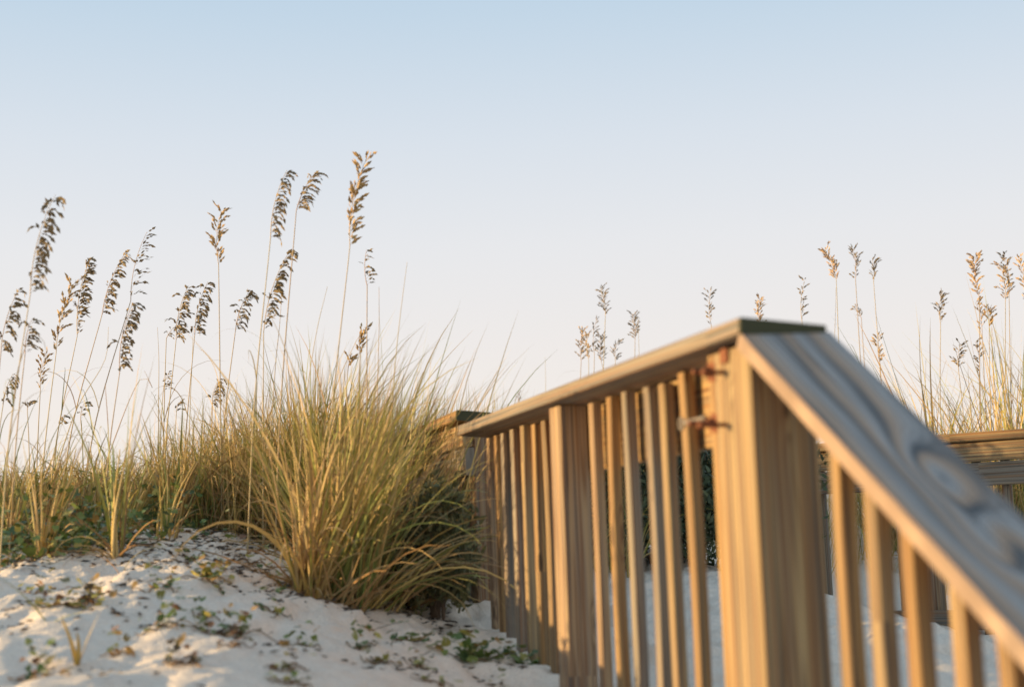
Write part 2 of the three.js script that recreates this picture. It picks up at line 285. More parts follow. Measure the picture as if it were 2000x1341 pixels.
class Blades {
  constructor() { this.p = []; this.n = []; this.c = []; this.i = []; }
  // one leaf: starts at (x,y,z), leaves at bearing az and tilt from upright, bends over by curl radians towards its tip
  leaf(x, y, z, az, tilt, len, wid, curl, seg, c0, c1, roll = 0, twist = 0, pw = 1.6) {
    const d = V(0, 0, 0), sd = V(0, 0, 0), nn = V(0, 0, 0), q = new THREE.Quaternion(); const k0 = this.p.length / 3; let px = x, py = y, pz = z; const ds = len / seg;
    for (let j = 0; j <= seg; j++) {
      const s = j / seg, th = tilt + curl * Math.pow(s, pw), a = az + twist * s * s;
      d.set(Math.sin(th) * Math.cos(a), Math.cos(th), Math.sin(th) * Math.sin(a)); sd.set(-Math.sin(a), 0, Math.cos(a));
      q.setFromAxisAngle(d, roll + twist * s); sd.applyQuaternion(q); nn.crossVectors(sd, d);
      const w = wid * 0.5 * (s < 0.15 ? 0.75 + s * 1.67 : Math.pow(1 - (s - 0.15) / 0.85, 0.65) + 0.03);
      for (const e of [-1, 1]) { this.p.push(px + sd.x * w * e, py + sd.y * w * e, pz + sd.z * w * e); this.n.push(nn.x, nn.y, nn.z); const f = Math.pow(s, 1.3); this.c.push(lerp(c0[0], c1[0], f), lerp(c0[1], c1[1], f), lerp(c0[2], c1[2], f)); }
      if (j < seg) { const k = k0 + j * 2; this.i.push(k, k + 1, k + 3, k, k + 3, k + 2); }
      px += d.x * ds; py += d.y * ds; pz += d.z * ds;
    }
  }
  geo() {
    const g = new THREE.BufferGeometry(); g.setAttribute('position', new THREE.Float32BufferAttribute(this.p, 3)); g.setAttribute('normal', new THREE.Float32BufferAttribute(this.n, 3)); g.setAttribute('color', new THREE.Float32BufferAttribute(this.c, 3)); g.setIndex(this.i); return g;
  }
}
const leafMat = new THREE.MeshPhysicalMaterial({ vertexColors: true, roughness: 0.75, side: THREE.DoubleSide, transmission: 0.22, thickness: 0 });
const dryMat = new THREE.MeshStandardMaterial({ vertexColors: true, roughness: 0.85, side: THREE.DoubleSide });
const GREEN = [.115, .185, .035], OLIVE = [.245, .265, .06], BLUEG = [.14, .21, .085], GOLD = [.48, .335, .08], TAN = [.52, .39, .18], RUST = [.28, .15, .05], BROWN = [.16, .10, .05];
const mixc = (a, b, t) => [lerp(a[0], b[0], t), lerp(a[1], b[1], t), lerp(a[2], b[2], t)];
function leafColour(r, dry) { // base and tip colours of a leaf; dry = share of straw
  const v = 0.85 + r() * 0.55, pick = r(); let a, b;
  if (pick < dry * 0.75) { a = mixc(GOLD, TAN, r()); b = mixc(TAN, RUST, r() * 0.6); } else if (pick < dry) { a = mixc(RUST, BROWN, r()); b = mixc(RUST, TAN, r()); } else { a = mixc(r() < 0.4 ? BLUEG : GREEN, OLIVE, r()); b = mixc(OLIVE, GOLD, r() * 0.9); }
  return [a.map((k) => k * v), b.map((k) => k * v)];
}
function fillTussock(B, r, o) { // leaves of one tussock about its own base, in a few tillers that each lean their own way
  const K = Math.max(2, Math.round(o.n / 45)), til = [];
  for (let k = 0; k < K; k++) { const a = r() * 6.283, q = Math.sqrt(r()) * o.rad; til.push({ x: Math.cos(a) * q, z: Math.sin(a) * q, az: Math.atan2(Math.sin(a) * q, Math.cos(a) * q + (o.wind ?? 0.3) * o.rad), lean: r() * 0.45, dry: clamp(o.dry + (r() - 0.5) * 0.7), len: 0.65 + 0.5 * r() }); }
  for (let i = 0; i < o.n; i++) {
    const t = til[(r() * K) | 0], bx = t.x + (r() - 0.5) * o.rad * 0.5, bz = t.z + (r() - 0.5) * o.rad * 0.5, out = Math.pow(r(), 0.8);
    const az = t.az + (r() - 0.5) * (3.4 - t.lean * 3), len = o.len * t.len * (0.4 + 0.75 * r()), [c0, c1] = leafColour(r, t.dry), stiff = r();
    const curl = stiff < 0.35 ? 0.1 + r() * 0.5 : 0.4 + r() * r() * (o.curl ?? 2.0), wide = r() < 0.12 ? 1.7 : 1;
    B.leaf(bx, -0.02 + ((o.ground && o.ground(bx, bz)) || 0), bz, az, t.lean * 0.5 + out * o.spread * 0.8, len, o.wid * wide * (0.5 + 0.7 * r()), curl, o.seg ?? 7, c0, c1, (r() - 0.5) * 2.4, (r() - 0.5) * 1.2, 1.2 + r());
  }
}
function sheaths(g, x, z, y, o, r, n) { // stout pale leaf bases
  const gs = []; for (let k = 0; k < n; k++) { const a = r() * 6.283, q = Math.sqrt(r()) * o.rad * 0.9, bx = Math.cos(a) * q, bz = Math.sin(a) * q, by = land(x + bx, z + bz) - y - 0.02, h = o.len * (0.35 + 0.35 * r()), l = (r() - 0.35) * 0.16; gs.push(paint(tubeAlong([V(bx, by, bz), V(bx + l * 0.25, by + h * 0.5, bz), V(bx + l, by + h, bz + (r() - 0.5) * 0.05)], 0.0055 + r() * 0.003, 0.0015, 6), (() => { const c = mixc(GOLD, TAN, r()); return () => c; })())); }
  mesh('stems', mergeGeometries(gs), stemMat, g);
}
function tussock(label, group, x, z, o) {
  const y = land(x, z), g = thing('grass_tussock', label, 'grass', group, x, y, z), r = rng(o.seed);
  const B = new Blades(); fillTussock(B, r, { ...o, ground: (bx, bz) => land(x + bx, z + bz) - y });
  mesh('leaves', B.geo(), leafMat, g);
  sheaths(g, x, z, y, o, r, Math.max(3, Math.round(o.n / 28)));
  if (o.dead) { const T = new Blades(); for (let i = 0; i < o.dead; i++) { const a = r() * 6.283, rr = Math.sqrt(r()) * o.rad * 1.2, bx = Math.cos(a) * rr, bz = Math.sin(a) * rr, c = mixc(RUST, TAN, r() * 0.8); T.leaf(bx, land(x + bx, z + bz) - y - 0.01, bz, r() * 6.283, 0.5 + r() * 0.8, o.len * (0.2 + 0.4 * r()), o.wid * 0.9, 0.5 + r() * 1.6, 5, c, mixc(c, BROWN, 0.4), r() * 3, r()); } mesh('dead_leaves', T.geo(), dryMat, g); }
  return g;
}
// the large arching tussock beside the rail and those next to it
tussock('largest arching tussock of green and gold grass, spilling over against the level railing', undefined, -0.67, -5.2, { seed: 401, n: 280, rad: 0.13, len: 0.90, wid: 0.0085, spread: 0.5, dry: 0.6, curl: 2.6, wind: 0.8, seg: 10, dead: 90 });
{ // stray leaves that arch out of it towards the rail
  const x = -0.5, z = -5.22, y = land(x, z), g = thing('grass_tussock', 'small tussock of long straw leaves arching in front of the dark gap beside the railing', 'grass', undefined, x, y, z), r = rng(455), B = new Blades();
  for (let i = 0; i < 34; i++) { const [c0, c1] = leafColour(r, 0.72); B.leaf((r() - 0.5) * 0.16, -0.01, (r() - 0.5) * 0.14, (r() - 0.42) * 0.9, 0.3 + r() * 0.7, 0.42 + r() * 0.5, 0.0095, 0.9 + r() * 2.0, 12, c0, c1, (r() - 0.5) * 1.5, (r() - 0.5) * 0.8, 1.3); }
  mesh('leaves', B.geo(), leafMat, g);
}
const nearT = [[-0.60, -5.5, 240, .15, .93, .36, .5], [-0.46, -5.75, 260, .16, .92, .42, .58], [-0.86, -6.2, 220, .14, .98, .34, .5], [-0.66, -5.9, 250, .16, 1.0, .36, .5], [-0.47, -5.48, 140, .08, .70, .6, .6], [-1.02, -6.45, 170, .14, .85, .45, .6], [-1.22, -6.65, 150, .14, .78, .45, .65], [-0.98, -6.8, 190, .16, 1.0, .42, .55], [-1.42, -6.75, 110, .12, .66, .45, .6]];
nearT.forEach(([x, z, n, rad, len, spread, dry], i) => tussock(['tall green tussock directly behind the largest arching tussock', 'broad mixed green and straw tussock beside the next stretch of railing', 'upright green tussock at the back of the clump, nearest the open crest', 'tall green tussock in the thick of the clump, between its neighbours', 'small straw tussock with strongly arched leaves next to the shady gap', 'ragged straw tussock on the clump edge, behind the bushy sand bank tussock', 'ragged straw tussock between the clump and the creepers', 'tall ragged tussock at the far back of the clump', 'low ragged straw tussock behind the creepers, just off the clump'][i], 'tussocks at the end of the level railing', x, z, { seed: 410 + i, n, rad, len, wid: 0.0075, spread, dry, curl: 2.3, wind: 0.5, seg: 9, dead: 110 }));
const edgeT = [[-1.09, -6.2, 130, .09, .62, .6, .75], [-1.34, -5.66, 22, .05, .48, .35, .6], [-1.41, -5.22, 28, .03, .62, .2, .55], [-1.72, -5.36, 36, .05, .52, .3, .6], [-1.22, -6.4, 70, .1, .55, .5, .6], [-1.60, -5.9, 44, .08, .50, .5, .5], [-1.93, -5.7, 50, .08, .5, .45, .6], [-0.92, -6.45, 110, .1, .68, .5, .5], [-1.45, -6.2, 60, .09, .55, .5, .5], [-1.78, -6.1, 60, .09, .55, .5, .55], [-2.05, -6.1, 70, .1, .55, .5, .6]];
edgeT.forEach(([x, z, n, rad, len, spread, dry], i) => tussock(i === 0 ? 'bushy straw-coloured tussock standing on the sand bank edge between dune and largest tussock' : i === 2 ? 'narrow upright tuft of pale stems standing alone on open sand' : 'thin upright tussock along the edge of the open sand', i === 0 || i === 2 ? undefined : 'tussocks along the sand edge', x, z, { seed: 430 + i, n, rad, len, wid: 0.0065, spread, dry, curl: 1.6, wind: 0.3, dead: i % 3 === 0 ? 30 : 14 }));
const rightT = [[2.45, -8.4, 120, .10, 1.05], [2.72, -8.5, 200, .13, 1.4], [2.95, -8.7, 160, .12, 1.35], [3.2, -8.6, 160, .12, 1.3], [2.2, -8.8, 90, .09, .85], [2.6, -9.2, 140, .1, 1.15]];
rightT.forEach(([x, z, n, rad, len], i) => tussock('pale reedy tussock standing behind the low railing beyond the stairs', 'tussocks behind the low railing', x, z, { seed: 470 + i, n, rad, len, wid: 0.0095, spread: 0.38, dry: 0.78, curl: 1.5, wind: -0.2, dead: 10 }));
{ // the body of the dune grass behind, beyond counting
  const B = new Blades(), r = rng(500);
  const sow = (n, x0, x1, d0, d1, len0, len1, dry, keep) => {
    for (let i = 0; i < n; i++) {
      const x = lerp(x0, x1, r()), z = -lerp(d0, d1, r()); if (keep && !keep(x, z)) continue;
      const k = 0.5 + 0.5 * N3(x * 1.4, 8, z * 1.4), m = clamp(0.55 + k * 0.8) * (x < 0 ? 0.66 + 0.5 * sstep(-1.7, -0.9, x) : 1);
      if (r() > 0.35 + k) continue;
      const y = land(x, z) - 0.02, cl = 1 + (r() * 6 | 0);
      for (let j = 0; j < cl; j++) { const [c0, c1] = leafColour(r, dry); B.leaf(x + (r() - 0.5) * 0.05, y, z + (r() - 0.5) * 0.05, (r() - 0.5) * 5.2, r() * 0.55, lerp(len0, len1, r()) * m, 0.0052 * (0.6 + 0.7 * r()), r() < 0.4 ? r() * 0.5 : r() * 2.4, 6, c0, c1, (r() - 0.5) * 2.4, (r() - 0.5)); }
    }
  };
  sow(3900, -4.2, -0.4, 5.9, 9.5, 0.18, 0.66, 0.5, (x, z) => -z > 6.35 + 0.25 * N3(x * 3, 1, 2) - 0.4 * sstep(-1.2, -2.2, x));
  for (let i = 0; i < 5200; i++) { // tangled thatch of bent and broken leaves
    const x = lerp(-3.2, -0.3, r()), z = -lerp(6.0, 8.2, r()); if (-z < 6.25 + 0.25 * N3(x * 3, 1, 2) - 0.4 * sstep(-1.2, -2.2, x)) continue;
    const c = r() < 0.35 ? mixc(GREEN, OLIVE, r()) : mixc(mixc(GOLD, RUST, r()), BROWN, r() * 0.6); B.leaf(x, land(x, z) + r() * 0.16, z, r() * 6.283, 0.3 + r(), 0.10 + r() * 0.2, 0.0055, 0.8 + r() * 2.6, 5, c, mixc(c, TAN, 0.3), r() * 3, (r() - 0.5) * 2);
  }
  sow(500, -3.4, -2.0, 5.2, 6.4, 0.2, 0.5, 0.6);
  sow(1900, -0.9, 0.5, 6.2, 9.0, 0.3, 0.75, 0.5);
  sow(1500, -1.6, -0.5, 6.1, 7.6, 0.4, 0.85, 0.6);
  sow(2600, 0.3, 6.5, 8.2, 11, 0.3, 0.72, 0.6);
  const g = B.geo(), m = mesh('dune_grass', g, leafMat, scene); m.userData = { kind: 'stuff', label: 'mixed green and straw dune grass covering the crest', category: 'grass' };
}

// ---------- sea oats ----------
const STALKS = [
  [5.0, -1.704, 1.667, -1.638, 2.148, -1.554, 2.492, 0],
  [5.6, -1.971, 1.764, -1.953, 2.038, -1.886, 2.290, 0],
  [5.4, -1.822, 1.704, -1.798, 2.005, -1.777, 2.134, 0],
  [6.6, -2.044, 1.810, -1.961, 2.258, -1.904, 2.620, 0],
  [6.3, -2.005, 1.719, -1.962, 2.135, -1.879, 2.456, 1],
  [6.5, -1.946, 1.844, -1.823, 2.330, -1.715, 2.621, 0],
  [6.5, -1.849, 1.840, -1.696, 2.395, -1.626, 2.707, 2],
  [6.0, -1.646, 1.706, -1.610, 2.002, -1.557, 2.296, 0],
  [6.8, -2.195, 1.832, -2.189, 2.044, -2.167, 2.203, 1],
  [6.2, -2.161, 1.824, -2.152, 1.910, -2.113, 2.043, 0],
  [7.0, -1.647, 1.830, -1.601, 2.281, -1.544, 2.540, 0],
  [7.0, -1.557, 1.827, -1.515, 2.303, -1.451, 2.564, 0],
  [6.2, -1.230, 1.707, -1.235, 2.475, -1.220, 2.709, 1],
  [6.4, -1.251, 1.856, -1.202, 2.225, -1.140, 2.393, 0],
  [5.6, -0.983, 1.829, -0.917, 2.452, -0.851, 2.719, 0],
  [5.7, -0.901, 1.797, -0.830, 2.579, -0.751, 2.732, 0],
  [5.5, -0.692, 1.618, -0.599, 2.380, -0.529, 2.720, 1],
  [6.0, -1.020, 1.873, -1.016, 2.157, -0.903, 2.493, 0],
  [5.6, -0.452, 1.889, -0.423, 2.125, -0.391, 2.335, 3],
  [6.0, -0.592, 2.069, -0.585, 2.323, -0.584, 2.474, 2],
  [6.0, -0.550, 1.983, -0.542, 2.152, -0.539, 2.322, 3],
  [7.2, -1.702, 2.073, -1.692, 2.321, -1.652, 2.376, 2],
  [7.4, -1.764, 1.995, -1.757, 2.085, -1.728, 2.180, 2],
  [7.4, -1.698, 1.916, -1.695, 1.972, -1.685, 2.031, 2],
  [6.6, -1.350, 1.833, -1.347, 1.920, -1.317, 2.034, 0],
  [6.4, -0.664, 2.038, -0.661, 2.094, -0.650, 2.195, 1],
  [6.4, -0.720, 2.006, -0.715, 2.039, -0.706, 2.073, 1],
  [6.6, -2.169, 1.791, -2.178, 1.929, -2.183, 1.952, 2],
  [7.2, -2.105, 1.861, -2.111, 1.937, -2.092, 2.021, 2],
  [7.0, -2.163, 1.847, -2.156, 1.883, -2.140, 1.938, 2],
  [5.9, -0.836, 1.815, -0.780, 2.144, -0.737, 2.310, 3],
  [6.1, -0.979, 2.053, -0.962, 2.181, -0.948, 2.354, 3],
  [6.2, -1.835, 1.878, -1.712, 2.091, -1.700, 2.222, 3],
  [7.3, -1.599, 2.030, -1.588, 2.235, -1.583, 2.389, 3],
  [7.1, -1.708, 1.963, -1.705, 2.212, -1.711, 2.362, 3],
  [6.1, -1.527, 1.996, -1.488, 1.942, -1.522, 2.017, 3],
  [10, 0.607, 2.314, 0.645, 2.823, 0.615, 3.015, 0],
  [10.2, 0.555, 2.338, 0.569, 2.581, 0.593, 2.828, 2],
  [10.4, 0.469, 2.364, 0.484, 2.560, 0.507, 2.779, 1],
  [10.1, 0.515, 2.328, 0.523, 2.530, 0.527, 2.718, 1],
  [10.4, 0.660, 2.358, 0.628, 2.552, 0.640, 2.741, 0],
  [10.6, 0.724, 2.378, 0.740, 2.578, 0.761, 2.719, 0],
  [10.5, 0.866, 2.435, 0.882, 2.722, 0.869, 2.912, 0],
  [9.8, 1.318, 2.473, 1.333, 2.690, 1.342, 2.933, 0],
  [9.5, 1.601, 2.424, 1.612, 2.624, 1.617, 2.815, 1],
  [9.2, 1.806, 2.376, 1.826, 2.609, 1.862, 2.882, 2],
  [9.0, 1.994, 2.280, 2.007, 2.826, 1.946, 3.018, 4],
  [9.4, 2.219, 2.324, 2.222, 2.905, 2.212, 3.106, 0],
  [9.4, 2.343, 2.319, 2.342, 2.890, 2.342, 3.028, 0],
  [9.2, 2.291, 2.167, 2.292, 2.321, 2.295, 2.506, 1],
  [9.0, 2.597, 2.071, 2.635, 2.537, 2.662, 2.737, 0],
  [8.6, 2.711, 1.995, 2.755, 2.628, 2.756, 2.879, 4],
  [8.7, 2.770, 2.004, 2.783, 2.445, 2.754, 2.615, 1],
  [8.5, 2.823, 2.011, 2.865, 2.576, 2.845, 2.807, 4],
  [8.8, 2.959, 2.038, 2.999, 2.680, 2.986, 2.913, 0],
  [8.4, 2.911, 1.997, 2.939, 2.542, 2.925, 2.808, 4],
  [8.9, 2.693, 1.996, 2.683, 2.238, 2.704, 2.387, 0],
  [8.9, 2.797, 1.992, 2.807, 2.203, 2.798, 2.403, 0],
  [8.6, 2.765, 1.964, 2.794, 2.444, 2.786, 2.566, 1],
  [9.6, 2.293, 2.347, 2.295, 2.684, 2.260, 2.753, 2],
  [12, 0.034, 2.343, 0.038, 2.434, 0.044, 2.518, 2],
  [11, 0.235, 2.287, 0.242, 2.497, 0.245, 2.682, 3],
  [9.5, 2.055, 2.342, 2.095, 2.608, 2.119, 2.876, 3],
  [9.2, 2.530, 2.031, 2.558, 2.158, 2.578, 2.351, 3],
  [8.8, 2.486, 1.993, 2.542, 2.175, 2.581, 2.281, 3],
  [8.9, 2.923, 1.988, 2.917, 2.299, 2.910, 2.487, 3],
  [9.9, 0.851, 2.364, 0.853, 2.572, 0.856, 2.781, 3],
];
class Spikes { // flattened, pointed seed spikelets and their fine stalks
  constructor() { this.p = []; this.i = []; this.c = []; }
  spike(o, d, side, len, wid, thick, col) {
    const k = this.p.length / 3, n = V().crossVectors(d, side).normalize(); const at = (l, s, t) => { const q = o.clone().addScaledVector(d, l).addScaledVector(side, s).addScaledVector(n, t); this.p.push(q.x, q.y, q.z); this.c.push(...col); };
    at(0, 0, 0); at(len * .4, wid / 2, 0); at(len * .4, 0, thick / 2); at(len * .4, -wid / 2, 0); at(len * .4, 0, -thick / 2); at(len, 0, 0);
    for (let j = 0; j < 4; j++) { const a = k + 1 + j, b = k + 1 + (j + 1) % 4; this.i.push(k, b, a, k + 5, a, b); }
  }
  strand(a, b, w, col) { const d = b.clone().sub(a), l = d.length(); d.normalize(); const s = V().crossVectors(d, V(0.3, 0.2, 1)).normalize(); this.spike(a, d, s, l, w, w, col); }
  geo() { const g = new THREE.BufferGeometry(); g.setAttribute('position', new THREE.Float32BufferAttribute(this.p, 3)); g.setAttribute('color', new THREE.Float32BufferAttribute(this.c, 3)); g.setIndex(this.i); const f = g.toNonIndexed(); f.computeVertexNormals(); return f; }
}
const headMat = new THREE.MeshPhysicalMaterial({ vertexColors: true, roughness: 0.8, side: THREE.DoubleSide, transmission: 0.18, thickness: 0 });
const KIND = [
  ['sea oats stalk with drooping brown seed head', 'drooping sea oats'],
  ['sea oats stalk with narrow golden seed head', 'golden sea oats'],
  ['sea oats stalk with sparse open seed head', 'sparse sea oats'],
  ['bare dry grass stalk with no seed head', 'bare stalks'],
  ['sea oats stalk with pale feathery seed plume', 'pale plumes'],
];
function stalk([D, lx, ly, nx, ny, tx, ty, kind], i) {
  const r = rng(900 + i * 13), dz = (r() - 0.5) * 0.06;
  // carry the stem down to the sand along its own lean, straightening towards the foot
  const slope = (nx - lx) / Math.max(0.05, ny - ly); let bx = lx, by = land(lx, -D);
  bx = lx - slope * 0.55 * (ly - by); by = land(bx, -D) - 0.03;
  const base = V(0, 0, 0), y0 = by, P = (x, y, k) => V(x - bx, y - y0, dz * k);
  const g = thing('sea_oats', '', 'sea oats', undefined, bx, y0, -D);
  const right = D > 8, where = right ? 'behind the railings' : bx < -1.25 ? 'on the open dune crest' : 'rising from the clump by railing';
  g.userData.label = `${KIND[kind][0]} ${where}`; g.userData.group = `${KIND[kind][1]} ${where}`; if (kind === 3) g.userData.category = 'grass stalk';
  const own = { 0: 'tallest sea oats on the open dune crest, with long drooping seed head', 12: 'straight sea oats stalk with compact golden head between crest and clump', 15: 'tall sea oats stalk with short head tipped over, beside its straighter twin', 16: 'tallest sea oats stalk in the clump by railing, with long narrow head', 46: 'sea oats stalk with golden head bent over, above the stair handrail' }[i]; if (own) { g.userData.label = own; delete g.userData.group; }
  const neck = P(nx, ny, 0.8), tip = P(tx, ty, 1), low = P(lx, ly, 0.45), thick = D < 8 ? 0.0030 : 0.0034, tone = mixc([.46, .36, .20], [.38, .24, .15], r());
  const pts = [base, low, neck]; if (kind === 3) pts.push(tip);
  const stem = tubeAlong(pts, thick * 1.15, thick * (kind === 3 ? 0.25 : 0.55)); paint(stem, (x, y) => { const k = 0.5 + 0.5 * N3(y * 4, i, 1); return mixc(tone, [.30, .30, .13], k * 0.5); });
  mesh('stem', stem, stemMat, g);
  if (kind !== 3) {
    const S = new Spikes(), L = tip.distanceTo(neck), ax = tip.clone().sub(neck).normalize();
    const bend = V(ax.y, -ax.x, 0).multiplyScalar(0.06 * L * (tx > nx ? 1 : -1) * -1);
    const axis = (s) => neck.clone().lerp(tip, s).addScaledVector(bend, 4 * s * (1 - s));
    const cur = []; for (let k = 0; k <= 6; k++) cur.push(axis(k / 6));
    const rach = tubeAlong(cur, thick * 0.55, thick * 0.2, 4); paint(rach, () => tone);
    mesh('seed_stalk', rach, stemMat, g);
    const full = 0.55 + 0.6 * r(), sag = 0.7 + 0.6 * r(), bare = r() < 0.4 ? r() * 0.3 : 0;   // heads shed unevenly
    const size = clamp(L / 0.34, 0.45, 1.2), nb = kind === 2 ? 8 + L * 30 : kind === 4 ? (8 + L * 150) * full : kind === 1 ? (3 + L * 115) * full : (6 + L * 130) * full, wind = right ? 0.1 : kind === 1 ? 0.2 : 0.65;
    for (let b = 0; b < nb; b++) {
      const s = clamp((b + r()) / nb * 0.95), o = axis(s), gone = s < bare && r() < 0.6, sideA = r() * 6.283, reach = kind === 1 ? 0.026 : kind === 4 ? 0.04 : kind === 2 ? (right ? 0.06 : 0.10) : right ? 0.034 : 0.052;
      const bl = reach * size * (1.05 - s * 0.75) * (0.5 + r() * 0.8), out = V(Math.cos(sideA) * 0.7 + wind, 0, Math.sin(sideA) * 0.7).normalize();
      const up = right ? 1.5 : kind === 0 || kind === 2 ? 1.1 : 1.8; let d = out.clone().addScaledVector(ax, up).normalize(), p = o.clone();
      const ns = kind === 2 ? 2 + (r() * 3 | 0) : 3 + (r() * 4 | 0), seg = Math.max(0.009, bl / ns), dark = r();
      for (let k = 0; k < (gone ? 1 : ns); k++) {
        const q = p.clone().addScaledVector(d, seg); S.strand(p, q, 0.0011, tone); p = q;
        d.y -= sag * (kind === 0 ? (right ? 0.13 : 0.38) : kind === 2 ? (right ? 0.15 : 0.34) : 0.10); d.normalize();
        const sp = d.clone().add(V((r() - 0.5) * 0.7, (r() - 0.6) * 0.6, (r() - 0.5) * 0.7)).normalize(), sv = V().crossVectors(sp, V(r() - 0.5, r() - 0.5, r() - 0.5)).normalize();
        const c = kind === 4 ? mixc([.56, .43, .26], [.50, .33, .20], r()) : kind === 1 ? mixc([.52, .36, .15], [.36, .23, .10], r()) : mixc([.33, .235, .11], [.16, .125, .07], clamp(dark * 0.6 + r() * 0.5));
        const len = (0.0165 + r() * 0.012) * (0.75 + 0.35 * size); S.spike(p, sp, sv, len, len * (0.38 + r() * 0.16), len * 0.13, c);
      }
    }
    mesh('seed_head', S.geo(), headMat, g);
  }
  // the long thin leaves that peel off a stalk
  const nl = kind === 3 ? 1 : 2 + (r() * 2 | 0), B = new Blades(), H = neck.y;
  for (let k = 0; k < nl; k++) { const s = 0.12 + 0.5 * r(), c = leafColour(r, 0.7), q = V().lerpVectors(base, low, clamp(s * H / Math.max(0.1, low.y))); if (s * H > low.y) q.lerpVectors(low, neck, (s * H - low.y) / (H - low.y)); B.leaf(q.x, q.y, q.z, (r() - 0.5) * 3 + (r() < 0.3 ? 3.14 : 0), 0.15 + r() * 0.25, 0.22 + r() * 0.32, 0.0042, 1.2 + r() * 2.6, 10, c[0], c[1], (r() - 0.5), (r() - 0.5) * 1.5); }
  mesh('leaves', B.geo(), leafMat, g);
  return g;
}
STALKS.forEach(stalk);

// ---------- shrubs ----------
const shrubMat = new THREE.MeshPhysicalMaterial({ vertexColors: true, roughness: 0.7, side: THREE.DoubleSide, transmission: 0.2, thickness: 0 });
function shrub(label, x, z, rx, ry, rz, n, leaf, seed, col, group) {
  const y = land(x, z), g = thing('dune_shrub', label, 'shrub', group, x, y - 0.03, z), r = rng(seed), B = new Blades(), stems = [];
  for (let k = 0; k < 9; k++) { const a = r() * 6.283, e = V(Math.cos(a) * rx * (0.3 + 0.6 * r()), ry * (0.7 + r() * 0.8), Math.sin(a) * rz * (0.3 + 0.6 * r())); stems.push(tubeAlong([V((r() - .5) * .05, 0, (r() - .5) * .05), e.clone().multiplyScalar(0.5).add(V((r() - .5) * .06, 0.03, 0)), e], 0.008, 0.002, 5)); }
  mesh('stems', paint(mergeGeometries(stems), () => [.14, .095, .06]), stemMat, g);
  for (let i = 0; i < n; i++) {
    const u = r() * 6.283, v = Math.acos(1 - 1.85 * r()), rad = 0.45 + 0.55 * Math.sqrt(r()), lump = 1 + 0.45 * N3(Math.cos(u) * 2 + seed, Math.cos(v) * 2, Math.sin(u) * 2), k = rad * lump;
    const px = Math.sin(v) * Math.cos(u) * rx * k, py = ry * 0.75 + Math.cos(v) * ry * 0.75 * k, pz = Math.sin(v) * Math.sin(u) * rz * k, c = mixc(col[0], col[1], r()), vv = 0.7 + 0.6 * r();
    B.leaf(px, Math.max(0.02, py), pz, r() * 6.283, 0.2 + r() * 1.2, leaf * (0.7 + 0.6 * r()), leaf * 0.42, (r() - 0.3), 2, c.map((q) => q * vv), c.map((q) => q * vv), r() * 3, 0);
  }
  mesh('leaves', B.geo(), shrubMat, g); return g;
}
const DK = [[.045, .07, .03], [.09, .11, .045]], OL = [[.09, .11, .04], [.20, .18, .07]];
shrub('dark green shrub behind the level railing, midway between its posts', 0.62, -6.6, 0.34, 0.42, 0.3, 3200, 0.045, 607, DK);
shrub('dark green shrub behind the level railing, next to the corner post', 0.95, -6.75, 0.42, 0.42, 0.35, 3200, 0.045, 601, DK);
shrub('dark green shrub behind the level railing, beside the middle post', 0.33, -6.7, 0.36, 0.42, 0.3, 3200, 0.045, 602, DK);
shrub('round olive shrub in tall grass just past the far end of the level railing', -0.74, -6.75, 0.30, 0.42, 0.28, 3600, 0.034, 603, OL);
shrub('olive shrub deep in the grass between the sea oats stalks', -1.35, -8.2, 0.5, 0.30, 0.4, 3000, 0.04, 604, OL);
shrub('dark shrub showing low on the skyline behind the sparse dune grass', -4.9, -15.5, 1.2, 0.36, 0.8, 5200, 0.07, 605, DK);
shrub('leafy green shrub added to darken the gap between the largest tussock and the railing end', -0.30, -5.42, 0.15, 0.33, 0.14, 2800, 0.034, 606, OL);  // shrub added so its foliage darkens this pocket

// ---------- creeping plants, litter and oddments on the sand ----------
const discs = [0, 1, 2].map((k) => { // cupped, notched little leaf, about 12 triangles
  const n = 10, p = [0, 0.002, 0], idx = []; for (let i = 0; i <= n; i++) { const a = 0.25 + i / n * 5.8, rr = 0.5 * (0.85 + 0.2 * Math.sin(a * (2 + k) + k)); p.push(Math.cos(a) * rr * (1.15 - k * 0.12), 0.12 * rr + 0.05 * Math.sin(a * 3 + k), Math.sin(a) * rr); if (i < n) idx.push(0, i + 2, i + 1); }
  const g = new THREE.BufferGeometry(); g.setAttribute('position', new THREE.Float32BufferAttribute(p, 3)); g.setIndex(idx); g.computeVertexNormals(); return g;
});
const lm = (c, t = 0.3) => new THREE.MeshPhysicalMaterial({ color: new THREE.Color().setRGB(...c), roughness: 0.6, side: THREE.DoubleSide, transmission: t, thickness: 0 });
const creepMats = { green: [lm([.10, .17, .03]), lm([.18, .24, .045]), lm([.065, .115, .03])], yellow: [lm([.42, .36, .07]), lm([.30, .29, .07]), lm([.16, .18, .05]), lm([.36, .22, .06])], brown: [lm([.15, .075, .035], 0), lm([.24, .12, .05], 0), lm([.10, .07, .035], 0), lm([.17, .15, .05])] };
const runnerMat = new THREE.MeshStandardMaterial({ color: new THREE.Color().setRGB(.20, .13, .07), roughness: 0.85 });
